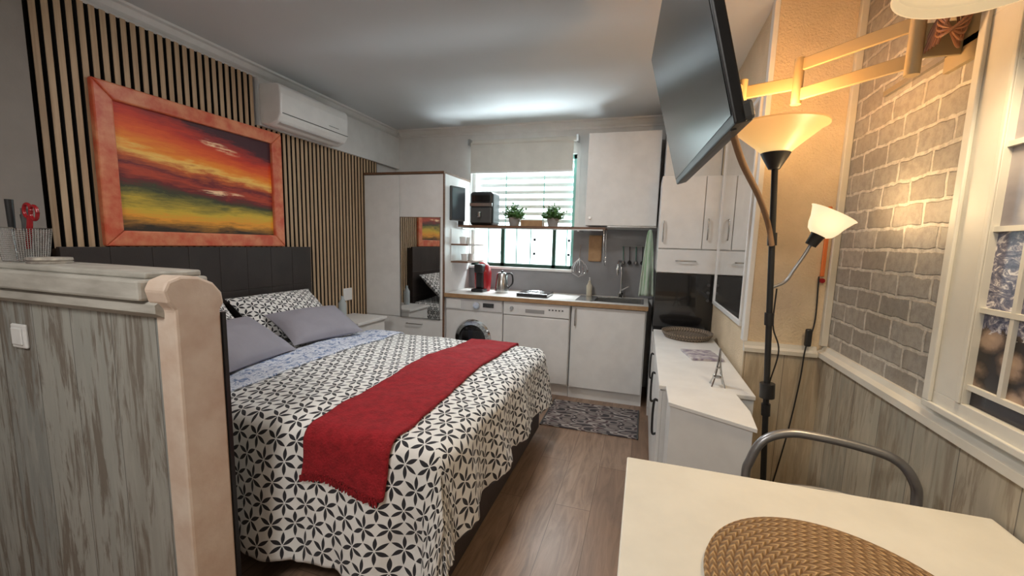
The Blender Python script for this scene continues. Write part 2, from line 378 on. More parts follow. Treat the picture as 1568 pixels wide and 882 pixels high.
# ------------------------------------------------------------ bed
HBG=G('upholstered_headboard',-2.7,2.0,0)
box('core',XL+.036,-2.67,1.24,2.77,0,1.31,BROWNL,HBG,bevel=.012)
L=[]
ny=8
for i in range(ny):
    for z0_,z1_ in ((.42,.72),(.72,1.02),(1.02,1.318)):
        a=1.24+i*1.53/ny; L.append((-2.69,-2.662,a+.0002,a+1.53/ny-.0002,z0_+.0002,z1_-.0002))
boxes('stitched_panels',L,BROWNL,HBG,bevel=.0025)
B=G('bed',-1.6,2.0,0)
box('base',-2.65,-.66,1.25,2.78,.06,.33,BROWNL,B,bevel=.015)
for i,(x,yy) in enumerate([(-2.5,1.35),(-.76,1.35),(-2.5,2.68),(-.76,2.68)]): box('foot_%d'%i,x-.04,x+.04,yy-.04,yy+.04,0,.06,BLKPL,B)
box('mattress',-2.65,-.70,1.27,2.76,.33,.60,WHITE,B,bevel=.05,seg=3)
XF,YN,YF,ZT=-.70,1.285,2.735,.665
rr=.08; arc=rr*math.pi/2
def cloth(s,t,off=0.0,Hn=.585,Hf=.41):
    ds=max(0,s-XF)/Hf; 
    dt=0; sg=0
    if t<YN: dt=(YN-t)/Hn; sg=-1
    elif t>YF: dt=(t-YF)/Hn; sg=1
    f=max(ds,dt)
    bx=min(s,XF); by=min(max(t,YN),YF)
    zt=ZT+.014*noise.noise(Vector((s*3.1,t*3.1,0)))+.007*noise.noise(Vector((s*9,t*9,2)))
    zt+=.02*math.sin(math.pi*min(1,max(0,(by-YN)/(YF-YN))))*(1 if bx<XF-.2 else (XF-bx)/.2+.0)
    if f<=0: return Vector((bx,by,zt+off))
    th=math.atan2(dt,ds); hang=Hf+(Hn-Hf)*(th/(math.pi/2)); d=f*hang
    d*=1+.05*noise.noise(Vector((s*4,t*4,7)))
    if d<arc: out=rr*math.sin(d/rr); drop=rr*(1-math.cos(d/rr))
    else: out=rr+(d-arc)*.11; drop=rr+(d-arc)
    per=(t*1.0 if ds>=dt else s*1.0)+ (th*.15)
    k=min(1,max(0,(d-.05)/.35))
    out+=k*(.022*math.sin(per*15+1.8*noise.noise(Vector((per*2,0,5))))+.026*noise.noise(Vector((per*6,d*3,1)))+.009*noise.noise(Vector((per*20,d*9,3))))
    out+=off
    dx,dy=math.cos(th),math.sin(th)*sg
    return Vector((bx+dx*out,by+dy*out,zt-drop+(off if d<arc else 0)))
def clothmesh(name,s0,s1,t0,t1,mat,off=0,ns=120,nt_=150,thick=.012,edge=None,parent=B):
    vs=[];uv=[];fs=[]
    for i in range(ns+1):
        for j in range(nt_+1):
            s=s0+(s1-s0)*i/ns; t=t0+(t1-t0)*j/nt_
            if edge: s,t=edge(i/ns,j/nt_,s,t)
            vs.append(cloth(s,t,off)); uv.append((s,t))
    for i in range(ns):
        for j in range(nt_):
            a=i*(nt_+1)+j; fs.append((a,a+nt_+1,a+nt_+2,a+1))
    ob=mk(name,vs,fs,mat,parent,smooth=False,uvs=uv); ob.data.shade_smooth()
    m=ob.modifiers.new('solid','SOLIDIFY'); m.thickness=thick; m.offset=-1
    return ob
clothmesh('duvet',-1.99,XF+.41,YN-.585,YF+.585,DUVET,ns=150,nt_=200)
clothmesh('sheet',-2.64,-1.97,YN-.3,YF+.3,PILP,off=-.018,ns=30,nt_=90)
clothmesh('duvet_fold',-2.06,-1.80,YN-.50,YF+.5,FLORAL,off=.012,ns=24,nt_=110)
def eg(u,v,s,t):
    return s+.012*math.sin(v*9)+.010*noise.noise(Vector((v*14,u*3,0)))-.03*(1-v)*(0.4-u), t+.012*noise.noise(Vector((u*12,v,3)))*(1 if v in(0,1) else 0)
TH=G('red_throw_blanket',-1.02,2.0,.68)
clothmesh('knit',-1.21,-.86,YN-.235,YF+.24,RED,off=.018,ns=30,nt_=120,thick=.014,edge=eg,parent=TH)
L=[]
for i in range(60):
    p=cloth(-1.225+.36*i/59,YN-.245+.01*random.random(),.018); q=p+Vector((random.uniform(-.004,.004),-.004,-.012-.008*random.random()))
    L.append((p.x-.002,p.x+.002,p.y-.003,p.y+.003,q.z,p.z+.01))
boxes('fringe',L,RED,TH)

def pillow(name,c,w,l,h,mat,rx=0,ry=0,rz=0,n=26):
    vs=[];fs=[];uv=[]
    R=Matrix.Rotation(math.radians(rz),4,'Z')@Matrix.Rotation(math.radians(ry),4,'Y')@Matrix.Rotation(math.radians(rx),4,'X')
    for sgn in (1,-1):
        o=len(vs)
        for i in range(n+1):
            for j in range(n+1):
                u=-1+2*i/n; v=-1+2*j/n
                pinx=1-.07*(1-abs(v)**2)*abs(u)**3; piny=1-.07*(1-abs(u)**2)*abs(v)**3
                k=((1-abs(u)**2.6)*(1-abs(v)**2.6))**.55
                z=sgn*h/2*k*(1+.14*noise.noise(Vector((u*2+c[1]*3,v*2,sgn))))
                vs.append(R@Vector((u*w/2*pinx,v*l/2*piny,z))+Vector(c)); uv.append((u*w/2,v*l/2))
        for i in range(n):
            for j in range(n):
                a=o+i*(n+1)+j; f=(a,a+n+1,a+n+2,a+1); fs.append(f if sgn>0 else f[::-1])
    ob=mk(name,vs,fs,mat,None,uvs=uv); ob.data.shade_smooth(); return ob
pillow('patterned_pillow',(-2.47,2.34,.84),.42,.70,.15,PILP,ry=42)
pillow('patterned_pillow',(-2.47,1.62,.84),.42,.70,.15,PILP,ry=42)
pillow('grey_pillow',(-2.19,2.31,.795),.36,.54,.13,GREYFAB,ry=27,rz=-12)
pillow('grey_pillow',(-2.16,1.68,.80),.38,.56,.14,GREYFAB,ry=30,rz=8)

# ------------------------------------------------------------ nightstand + bottle
Nn=G('nightstand',-2.52,3.15,0)
box('cabinet',-2.73,-2.36,2.95,3.34,.08,.64,WHITE,Nn,bevel=.004)
box('top',-2.73,-2.34,2.935,3.355,.64,.665,WHITE,Nn,bevel=.004)
box('drawer_gap',-2.362,-2.357,2.96,3.33,.40,.404,DGREY,Nn)
for i,(x,yy) in enumerate([(-2.7,2.98),(-2.4,2.98),(-2.7,3.31),(-2.4,3.31)]): box('leg_%d'%i,x-.02,x+.02,yy-.02,yy+.02,0,.08,WHITE,Nn)
lathe('water_bottle',[(.001,0),(.032,0),(.034,.02),(.034,.15),(.014,.19),(.014,.215),(.001,.215)],(-2.58,3.03,.666),M('bottle_glass',(.45,.5,.52),.15),None)
box('wall_socket',XL+.035,XL+.046,3.22,3.34,.80,.92,WHITE,bevel=.006)

# ------------------------------------------------------------ wardrobe
W=G('wardrobe',-2.3,3.86,0)
x0,x1,yf=XL+.036,-1.845,3.58
box('carcass',x0,x1,yf,YB-.01,.06,2.03,WHITE,W)
box('plinth',x0,x1,yf+.05,YB-.01,0,.06,DGREY,W)
box('top_board',x0,x1+.0,yf-.028,YB-.01,2.03,2.05,WALNUT,W)
box('side_edge',x1-.012,x1,yf-.022,yf-.0,.06,2.03,WALNUT,W)
box('door_a',x0+.003,-2.335,yf-.02,yf,.63,2.025,WHITE,W,bevel=.003)
box('door_b',-2.331,x1-.013,yf-.02,yf,.63,2.025,WHITE,W,bevel=.003)
box('drawer_a',x0+.003,x1-.013,yf-.02,yf,.355,.625,WHITE,W,bevel=.003)
box('drawer_b',x0+.003,x1-.013,yf-.02,yf,.07,.35,WHITE,W,bevel=.003)
for z in (.57,.30): tube('handle',[(-2.25,yf-.02,z),(-2.25,yf-.045,z),(-2.08,yf-.045,z),(-2.08,yf-.02,z)],.005,STEEL,W,smooth=False)
WM=G('wardrobe_mirror',-2.1,3.55,.627)
box('glass',-2.315,-1.885,yf-.028,yf-.021,.632,1.62,MIRROR,WM)
for b in [(-2.32,-1.88,.627,.634),(-2.32,-1.88,1.616,1.623),(-2.32,-2.313,.627,1.623),(-1.887,-1.88,.627,1.623)]:
    box('rim',b[0],b[1],yf-.031,yf-.021,b[2],b[3],STEEL,WM)

# ------------------------------------------------------------ kitchen
K=G('kitchen_counter',-.9,3.86,0)
cz0,cz1=.865,.90; cy0=3.555
sx0,sx1,sy0,sy1=-.42,-.0,3.68,4.02
xr=.06; xl=-1.838; yk=YB-.015
boxes('worktop',[(xl,sx0,cy0+.006,yk,cz0,cz1),(sx1,xr,cy0+.006,yk,cz0,cz1),(sx0,sx1,cy0+.006,sy0,cz0,cz1),(sx0,sx1,sy1,yk,cz0,cz1)],COUNTER,K)
box('worktop_edge',xl,xr,cy0,cy0+.006,cz0-.002,cz1,WOODC,K)
boxes('base_cabinet',[(-.595,xr-.01,3.60,yk,.10,.72),(-.595,-.58,3.60,yk,.72,.865),(xr-.025,xr-.01,3.60,yk,.72,.865)],WHITE,K)
box('cabinet_door',-.585,xr-.02,3.578,3.60,.115,.855,WHITE,K,bevel=.003)
boxes('plinth',[(-.6,xr-.01,3.62,3.64,0,.10)],WHITE,K)
tube('door_handle',[(-.555,3.578,.84),(-.555,3.555,.83),(-.555,3.555,.70),(-.555,3.578,.69)],.006,STEEL,K)
boxes('sink_basin',[(sx0,sx1,sy0,sy1,.73,.735),(sx0,sx0+.006,sy0,sy1,.735,.901),(sx1-.006,sx1,sy0,sy1,.735,.901),(sx0,sx1,sy0,sy0+.006,.735,.901),(sx0,sx1,sy1-.006,sy1,.735,.901)],STEEL,K)
boxes('sink_rim',[(sx0-.02,sx1+.02,sy0-.02,sy0,.899,.903),(sx0-.02,sx1+.02,sy1,sy1+.02,.899,.903),(sx0-.16,sx0,sy0-.02,sy1+.02,.899,.903),(sx1,sx1+.02,sy0,sy1,.899,.903)],STEEL,K)
boxes('kitchen_splashback',[(-1.84,-.70,YB-.012,YB-.001,.90,1.118),(-.70,.10,YB-.012,YB-.001,.90,1.56)],SPLASH)
FT=G('kitchen_faucet',-.2,4.06,.9)
cyl('base',(-.2,4.07,.904),(-.2,4.07,.95),.025,CHROME,FT)
tube('spout',[(-.2,4.07,.95),(-.2,4.07,1.15),(-.21,4.04,1.24),(-.22,3.97,1.26),(-.23,3.91,1.21),(-.23,3.90,1.13)],.011,CHROME,FT)
cyl('lever',(-.2,4.07,.97),(-.12,4.03,1.02),.007,CHROME,FT)
WA=G('washing_machine',-1.54,3.87,0)
box('body',-1.835,-1.245,3.585,YB-.02,.02,.86,WHITE,WA,bevel=.01)
boxes('feet',[(-1.8,-1.75,3.62,3.67,0,.02),(-1.33,-1.28,3.62,3.67,0,.02)],BLKPL,WA)
box('control_panel',-1.83,-1.25,3.575,3.585,.745,.855,M('washer_panel',(.66,.66,.66),.3),WA,bevel=.003)
box('drawer',-1.82,-1.67,3.57,3.575,.755,.845,WHITE,WA,bevel=.003)
cyl('dial',(-1.50,3.575,.80),(-1.50,3.55,.80),.032,CHROME,WA)
box('display',-1.44,-1.33,3.571,3.575,.785,.825,BLKGL,WA)
lathe('door_ring',[(.17,0),(.19,.012),(.175,.03),(.14,.035),(.135,.01)],(-1.54,3.585,.47),CHROME,WA,d=(0,-1,0),seg=48)
lathe('door_glass',[(.145,0),(.14,.02),(.10,.035),(.001,.04)],(-1.54,3.585,.47),BLKGL,WA,d=(0,-1,0),seg=48)
DW=G('dishwasher',-.92,3.87,0)
box('body',-1.24,-.605,3.60,YB-.02,.10,.86,WHITE,DW,bevel=.006)
box('door',-1.235,-.61,3.58,3.60,.12,.73,WHITE,DW,bevel=.008)
box('panel',-1.235,-.61,3.575,3.60,.735,.858,WHITE,DW,bevel=.006)
box('handle_recess',-1.02,-.84,3.572,3.576,.765,.80,M('recess_grey',(.35,.35,.35),.5),DW,bevel=.003)
boxes('buttons',[(-.80+.03*i,-.785+.03*i,3.572,3.576,.80,.812) for i in range(5)],DGREY,DW)
cyl('knob',(-1.15,3.575,.80),(-1.15,3.56,.80),.018,STEEL,DW)
box('plinth',-1.24,-.605,3.63,3.65,0,.10,WHITE,DW)
UC=G('upper_cabinet',-.23,3.98,1.58)
box('carcass',-.545,.085,3.84,YB-.005,1.58,2.40,WHITE,UC)
box('door',-.543,.083,3.82,3.84,1.582,2.398,WHITE,UC,bevel=.003)
box('underside_edge',-.34,.085,3.82,3.84,1.568,1.58,STEEL,UC)
cyl('knob',(-.50,3.82,1.65),(-.50,3.80,1.65),.012,STEEL,UC)
TC=G('corner_cupboard',.31,3.75,0)
tx0,tx1,ty=.10,XP-.005,3.42
box('upper_carcass',tx0,tx1,ty+.02,YB-.015,1.2,1.95,WHITE,TC)
box('door_a',tx0,tx1-.115,ty,ty+.02,1.395,1.945,WHITE,TC,bevel=.003)
box('door_b',tx1-.11,tx1,ty,ty+.02,1.395,1.945,WHITE,TC,bevel=.003)
box('drawer',tx0,tx1,ty,ty+.02,1.205,1.385,WHITE,TC,bevel=.003)
tube('handle_1',[(.13,ty,1.60),(.13,ty-.022,1.59),(.13,ty-.022,1.46),(.13,ty,1.45)],.005,STEEL,TC)
tube('handle_2',[(.24,ty,1.30),(.25,ty-.022,1.30),(.37,ty-.022,1.30),(.38,ty,1.30)],.005,STEEL,TC)
tube('handle_3',[(.45,ty,1.62),(.45,ty-.022,1.61),(.45,ty-.022,1.48),(.45,ty,1.47)],.005,STEEL,TC)
box('base_carcass',tx0,tx1,ty+.02,YB-.015,0,.72,WHITE,TC)
box('base_door',tx0,tx1,ty,ty+.02,.08,.715,WHITE,TC,bevel=.003)
box('oven_body',tx0+.002,tx1-.002,ty+.02,YB-.03,.722,1.198,BLKPL,TC)
box('oven_glass_front',tx0,tx1,ty,ty+.02,.722,1.198,BLKGL,TC,bevel=.003)
for i,z in enumerate((1.12,1.06,1.0)): cyl('oven_knob_%d'%i,(.49,ty,z),(.49,ty-.012,z),.011,DGREY,TC)
box('corner_wall_box',.12,XP-.005,3.55,YB-.015,1.951,2.52,WHITEP)

# window
WI=G('window_1',-1.27,4.2,WZ0)
yw=YB+.07
def bar(nm,a,b,c,d,m,y0_=yw-.02,y1_=yw+.02): box(nm,a,b,y0_,y1_,c,d,m,WI)
FRW=M('window_frame_teal',(.22,.50,.45),.4)
DKG=M('window_stile_dark_green',(.02,.07,.05),.4)
bar('frame_bottom',WX0,WX1,WZ0,WZ0+.035,DKG); bar('frame_top',WX0,WX1,WZ1-.04,WZ1,FRW)
bar('frame_l',WX0,WX0+.035,WZ0,WZ1,WHITE); bar('frame_r',WX1-.035,WX1,WZ0,WZ1,FRW)
bar('stile',-1.50,-1.46,WZ0,1.56,DKG); bar('stile_b',-.93,-.895,WZ0,1.56,DKG); bar('mid_rail',WX0,WX1,1.555,1.585,DKG)
for i in range(4):
    x=(-1.69,-1.36,-1.20,-.80)[i]; cyl('grille_%d'%i,(x,yw+.10,WZ0-.1),(x,yw+.10,1.57),.006,GREENF,WI,seg=8)
for i in range(2):
    x=(-1.47,-1.05)[i]; cyl('upper_bar_%d'%i,(x,yw+.03,1.57),(x,yw+.03,2.28),.005,FRW,WI,seg=8)
SLW=M('shutter_slats',(.80,.84,.84),.5)
for i in range(9):
    z=1.62+.075*i
    box('shutter_slat_%d'%i,WX0+.04,WX1-.04,yw+.03,yw+.036,z,z+.036,SLW,WI)
box('sill',WX0,WX1,YB-.03,YB+.14,WZ0-.025,WZ0,WHITE,WI)
box('exterior_facade',-5.5,3.5,6.6,6.8,-2,6,M('facade_plaster',(.82,.87,.86),.9,c2=(.66,.72,.72),ns=1.2))
boxes('exterior_balcony',[(-5,3,6.3,6.34,z,z+.04) for z in (1.0,1.22,1.44,1.66)]+[(-2.8+i*.55,-2.76+i*.55,6.3,6.34,-2,1.66) for i in range(9)],M('rail_grey',(.50,.56,.56),.6))
BL=G('roller_blind',-1.3,4.12,2.13)
cyl('tube',(-1.80,4.11,2.43),(-.70,4.11,2.43),.025,BLINDM,BL)
box('fabric',-1.82,-.73,4.10,4.106,2.13,2.43,BLINDM,BL)
box('hem_bar',-1.82,-.73,4.095,4.111,2.115,2.135,WHITE,BL,bevel=.003)
boxes('brackets',[(-1.84,-1.82,4.07,4.16,2.40,2.46),(-.70,-.68,4.07,4.16,2.40,2.46)],STEEL,BL)
cyl('chain',(-.66,4.12,2.43),(-.66,4.12,1.62),.003,WHITE,BL,seg=6)

SH=G('window_shelf',-1.1,4.0,1.55)
box('board',-1.835,-.36,3.84,4.09,1.547,1.566,WALNUT,SH)
box('light_strip',-1.80,-.38,3.845,3.865,1.535,1.547,STEEL,SH)
boxes('brackets',[(-1.81,-1.79,3.86,4.14,1.527,1.547),(-.62,-.60,3.86,4.14,1.527,1.547)],STEEL,SH)
tube('end_hoop',[(-.37,3.85,1.545),(-.36,3.85,1.30),(-.36,4.05,1.22),(-.37,4.08,1.545)],.003,CHROME,SH)
SS=G('side_shelves',-1.72,3.9,1.1)
for i,z in enumerate((1.19,1.36)): box('shelf_%d'%i,-1.842,-1.66,3.70,4.12,z,z+.015,WALNUT,SS)
box('back_strip',-1.843,-1.838,3.70,4.12,1.10,1.52,WHITE,SS)
for i in range(4):
    lathe('cup',[(.001,0),(.028,0),(.036,.07),(.032,.07),(.025,.01),(.001,.01)],(-1.74,(3.76,3.86,3.80,3.95)[i],1.3755 if i<2 else 1.2055),WHITE,None,seg=20)
SM=G('small_monitor',-1.80,3.75,1.566)
box('panel',-1.835,-1.81,3.64,3.84,1.60,1.93,DGREY,SM,bevel=.006,xf=RZ(-1.82,3.64,-18))
box('screen',-1.809,-1.807,3.65,3.83,1.615,1.915,SCREEN2,SM,xf=RZ(-1.82,3.64,-18))
box('stand',-1.835,-1.78,3.84,3.86,1.566,1.62,BLKPL,SM)
AF=G('air_fryer',-1.60,3.97,1.566)
box('body',-1.72,-1.47,3.86,4.08,1.567,1.90,BLKPL,AF,bevel=.035,seg=4)
box('drawer',-1.705,-1.485,3.85,3.87,1.59,1.74,DGREY,AF,bevel=.02,seg=3)
box('handle',-1.612,-1.578,3.80,3.855,1.64,1.70,STEEL,AF,bevel=.01)
box('steel_band',-1.715,-1.475,3.853,3.866,1.755,1.785,STEEL,AF)
box('control_screen',-1.69,-1.50,3.853,3.866,1.80,1.86,BLKGL,AF)
def plant(x):
    p=G('potted_plant',x,3.95,1.566)
    lathe('pot',[(.001,0),(.045,0),(.06,.085),(.054,.085),(.045,.07),(.001,.07)],(x,3.95,1.567),M('pot_grey',(.32,.31,.30),.7),p,seg=24)
    vs=[];fs=[]
    for i in range(110):
        a=random.uniform(0,6.283); e=random.uniform(.2,1.45); Ln=random.uniform(.09,.16)
        d=Vector((math.cos(a)*math.cos(e),math.sin(a)*math.cos(e),math.sin(e)))
        b=Vector((x,3.95,1.635)); s=d.cross(Vector((0,0,1))).normalized()*.011
        m1=b+d*Ln*.55; t=b+d*Ln+Vector((0,0,-.02)); o=len(vs)
        vs+= [b,m1+s,t,m1-s]; fs.append((o,o+1,o+2,o+3))
        for k in range(3):
            q=b+d*Ln*random.uniform(.5,1); dd=Vector((random.uniform(-1,1),random.uniform(-1,1),random.uniform(-.2,1))).normalized()
            s2=dd.cross(d).normalized()*.009; o=len(vs); vs+=[q,q+dd*.018+s2,q+dd*.04,q+dd*.018-s2]; fs.append((o,o+1,o+2,o+3))
    mk('foliage',vs,fs,LEAF,p)
plant(-1.27); plant(-.875)
CR=G('wooden_crate',-1.07,3.95,1.566)
boxes('sides',[(-1.19,-.97,3.90,3.908,1.567,1.625),(-1.19,-.97,3.992,4.0,1.567,1.625),(-1.19,-1.182,3.908,3.992,1.567,1.625),(-.978,-.97,3.908,3.992,1.567,1.625),(-1.182,-.978,3.908,3.992,1.567,1.574)],WOODC,CR)
CM=G('coffee_machine',-1.585,3.87,.9)
lathe('body',[(.001,0),(.075,0),(.085,.05),(.09,.18),(.075,.25),(.04,.29),(.001,.30)],(-1.585,3.92,.901),REDG,CM)
box('head',-1.63,-1.54,3.78,3.92,1.09,1.18,BLKPL,CM,bevel=.02,seg=3)
box('column_face',-1.625,-1.545,3.825,3.86,.93,1.10,BLKPL,CM,bevel=.015)
box('drip_tray',-1.65,-1.52,3.76,3.90,.901,.93,BLKPL,CM,bevel=.01)
KT=G('electric_kettle',-1.36,3.87,.9)
lathe('body',[(.001,.0),(.07,.0),(.072,.02),(.055,.18),(.04,.20),(.001,.205)],(-1.36,3.88,.901),STEEL,KT)
lathe('lid_knob',[(.001,0),(.012,0),(.014,.015),(.001,.02)],(-1.36,3.88,1.105),BLKPL,KT,seg=16)
tube('handle',[(-1.32,3.88,1.09),(-1.26,3.88,1.09),(-1.25,3.88,1.0),(-1.30,3.88,.94)],.009,BLKPL,KT)
HB=G('portable_hob',-1.0,3.8,.9)
box('plate',-1.14,-.84,3.66,3.95,.901,.935,BLKGL,HB,bevel=.008)
lathe('burner',[(.08,0),(.085,.002),(.09,0)],(-.99,3.81,.936),STEEL,HB)
SB=G('soap_bottle',-.50,4.02,.905)
lathe('bottle',[(.001,0),(.028,0),(.03,.10),(.012,.13),(.012,.15),(.001,.15)],(-.50,4.03,.904),M('soap_clear',(.5,.45,.35),.2),SB,seg=20)
tube('pump',[(-.50,4.03,1.05),(-.50,4.03,1.08),(-.50,4.0,1.085)],.005,WHITE,SB)
WR=G('wire_fruit_rack',-.60,3.98,1.0)
for i in range(8):
    a=math.pi*i/8; tube('wire_%d'%i,[(-.62,4.08,1.27),(-.62+.07*math.cos(a),4.08+.04*math.sin(a),1.20),(-.62+.085*math.cos(a),4.08+.04*math.sin(a),1.13),(-.62,4.08,1.08)],.002,CHROME,WR,seg=6,n=5)
cyl('stem',(-.62,4.08,1.27),(-.62,4.14,1.40),.003,CHROME,WR,seg=6)
CB=G('hanging_cutting_board',-.47,4.1,1.2)
box('board',-.54,-.41,YB-.035,YB-.013,1.24,1.50,WOODC,CB,bevel=.02,seg=3)
UT=G('hanging_utensils',-.12,4.1,1.2)
cyl('rail',(-.22,4.12,1.40),(.02,4.12,1.40),.004,STEEL,UT,seg=8)
for i in range(4):
    x=-.20+i*.06; cyl('stick_%d'%i,(x,4.115,1.40),(x+.005,4.115,1.27),.004,BLKPL if i%2 else GREENF,UT,seg=8)
    lathe('head_%d'%i,[(.001,0),(.018,.01),(.02,.03),(.001,.05)],(x+.005,4.115,1.22),BLKPL if i%2 else STEEL,UT,seg=12)
TW=G('tea_towel',.03,3.8,.95)
vs=[];fs=[]
for i in range(13):
    for j in range(25):
        u=i/12; v=j/24; w=.03+.09*v**.7
        vs.append((.035+(u-.5)*w*1.1,3.78+.02*math.sin(u*9)*(.3+v)+ (u-.5)*.03,1.55-.58*v-.02*abs(u-.5)))
for i in range(12):
    for j in range(24):
        a=i*25+j; fs.append((a,a+25,a+26,a+1))
t_=mk('cloth',vs,fs,TOWEL,TW,smooth=False); t_.data.shade_smooth(); t_.modifiers.new('s','SOLIDIFY').thickness=.006
RG=G('kitchen_mat',-.33,3.22,0)
box('weave',-.69,.03,2.96,3.50,.0005,.010,mat_rug(),RG,bevel=.003)
boxes('hem',[(-.70,-.69,2.955,3.505,.0005,.011),(.03,.04,2.955,3.505,.0005,.011)],DGREY,RG)

# ------------------------------------------------------------ wall mirror on side wall
MR=G('wall_mirror',XP-.02,2.86,1.0)
box('glass',XP-.014,XP-.008,2.43,3.32,1.01,2.17,MIRROR,MR)
for b in [(2.41,3.34,.99,1.015),(2.41,3.34,2.165,2.19),(2.41,2.435,1.015,2.165),(3.315,3.34,1.015,2.165)]:
    box('frame',XP-.022,XP-.001,b[0],b[1],b[2],b[3],WHITE,MR,bevel=.002)

# ------------------------------------------------------------ dresser
D=G('white_dresser',.32,2.65,0)
dz=.757
box('carcass',.125,XP-.025,1.98,3.33,.05,dz-.02,WHITE,D)
box('top',.105,XP-.022,1.965,3.34,dz-.02,dz,WHITE,D,bevel=.003)
for i,(a,b) in enumerate([(1.985,2.43),(2.435,2.88),(2.885,3.325)]):
    box('door_%d'%i,.108,.125,a,b,.06,dz-.03,WHITE,D,bevel=.003)
    tube('handle_%d'%i,[(.108,a+.04,.66),(.09,a+.04,.65),(.09,a+.04,.50),(.108,a+.04,.49)],.006,BLKPL,D)
box('plinth',.15,XP-.03,2.0,3.32,0,.05,DGREY,D)
SBX=G('white_storage_box',.28,1.8,0)
prism('panel_body',[(.145,1.75),(.42,1.60),(.435,1.76),(.42,1.955),(.145,1.955)],'Z',.0,dz-.012,WHITE,SBX,bevel=.003)
prism('lid',[(.135,1.745),(.43,1.585),(.445,1.76),(.43,1.96),(.135,1.96)],'Z',dz-.012,dz+.004,WHITE,SBX,bevel=.002)
lathe('woven_tray',[(.001,0),(.15,0),(.17,.03),(.175,.045),(.165,.045),(.15,.015),(.001,.012)],(.33,3.12,dz+.001),mat_weave('dark_wicker',(.34,.27,.20),(.06,.045,.035),.33,3.12,.015),seg=48)
MG=G('magazine',.38,2.62,dz)
box('pages',.28,.46,2.50,2.72,dz+.001,dz+.012,M('paper_print',(.62,.60,.60),.5,c2=(.20,.16,.24),ns=26),MG,xf=RZ(.37,2.6,12))
FG=G('tower_figurine',.37,2.02,dz)
fx_,fy=.37,2.06
for sx in(-1,1):
    for sy in(-1,1):
        tube('leg',[(fx_+.028*sx,fy+.028*sy,dz),(fx_+.014*sx,fy+.014*sy,dz+.05),(fx_+.005*sx,fy+.005*sy,dz+.11),(fx_,fy,dz+.18)],.0035,STEEL,FG,seg=6)
boxes('decks',[(fx_-.02,fx_+.02,fy-.02,fy+.02,dz+.04,dz+.045),(fx_-.011,fx_+.011,fy-.011,fy+.011,dz+.085,dz+.09)],STEEL,FG)

# ------------------------------------------------------------ tv
T=G('wall_mounted_tv',.16,1.63,1.7)
b1=Vector((.127,2.136,1.70)); b2=Vector((.189,1.128,1.70))
ey=(b1-b2).normalized(); Wt=(b1-b2).length
outn=Vector((-ey.y,ey.x,0)).normalized()
if outn.x>0: outn=-outn
th=math.radians(15)
uz=(Vector((0,0,1))*math.cos(th)+outn*math.sin(th)).normalized()
nz=(outn*math.cos(th)-Vector((0,0,1))*math.sin(th)).normalized()
TM=Matrix((( ey.x,uz.x,nz.x,b2.x),(ey.y,uz.y,nz.y,b2.y),(ey.z,uz.z,nz.z,b2.z),(0,0,0,1)))
Ht=.60
box('panel',0,Wt,0,Ht,-.03,0,BLKPL,T,bevel=.005,xf=TM)
box('screen',.012,Wt-.012,.025,Ht-.012,.0,.002,SCREEN,T,xf=TM)
box('rear_housing',.12,Wt-.12,.05,Ht-.12,-.065,-.03,BLKPL,T,bevel=.015,xf=TM)
box('lower_housing',.0,Wt,.0,.05,-.05,-.01,DGREY,T,bevel=.01,xf=TM)
cyl('standby_led',TM@Vector((.06,-.004,-.012)),TM@Vector((.06,.002,-.012)),.008,DGREY,T)
tvb=TM@Vector((Wt*.5,.33,-.07))
AR=G('tv_wall_bracket',.7,1.75,2.05)
def flat(nm,p,q,h,m=OCHRE,th_=.012,par=AR):
    p=Vector(p);q=Vector(q);d=(q-p);L_=math.hypot(d.x,d.y);a=math.atan2(d.y,d.x)
    X=Matrix.Translation(p)@Matrix.Rotation(a,4,'Z')
    box(nm,-.01,L_+.01,-th_/2,th_/2,-h/2,h/2,m,par,bevel=.003,xf=X)
flat('arm_inner',(tvb.x+.01,tvb.y,2.05),(.35,1.98,2.05),.05)
flat('arm_mid',(.35,1.98,2.05),(.53,1.91,2.05),.05)
cyl('elbow_a',(.35,1.98,2.0),(.35,1.98,2.10),.018,OCHRE,AR)
cyl('elbow_b',(.53,1.91,1.97),(.53,1.91,2.14),.018,OCHRE,AR)
flat('arm_upper',(.53,1.91,2.115),(.76,1.66,2.115),.045)
flat('arm_lower',(.53,1.91,2.005),(.76,1.66,2.005),.045)
cyl('wall_hinge',(.77,1.65,1.96),(.77,1.65,2.16),.02,OCHRE,AR)
flat('wall_link',(.77,1.65,2.06),(.885,1.65,2.06),.10)
box('wall_rail',XR-.015,XR-.001,1.55,2.08,2.03,2.05,STEEL,AR)
box('wall_plate',XR-.015,XR-.001,1.58,1.72,1.98,2.17,OCHRE,AR)
box('tv_plate',tvb.x-.02,tvb.x+.012,tvb.y-.09,tvb.y+.09,1.95,2.13,BLKPL,AR)
COP=M('copper_cable',(.26,.11,.05),.45)
for i in range(6):
    o=i*.016
    tube('coiled_cable',[(.79,1.66-o,2.02),(.81,1.62-o,2.12+o*.5),(.85,1.55+o,2.16),(.83,1.52+o*.5,2.08-o),(.79,1.58,2.04+o),(.83,1.66,2.14)],.004,COP,AR,seg=6)
TVC=G('tv_cable',.3,1.6,1.6)
tube('sleeve',[(.215,1.30,1.72),(.27,1.42,1.66),(.37,1.62,1.58),(.45,1.80,1.50),(.478,1.83,1.42)],.010,ROPE,TVC)

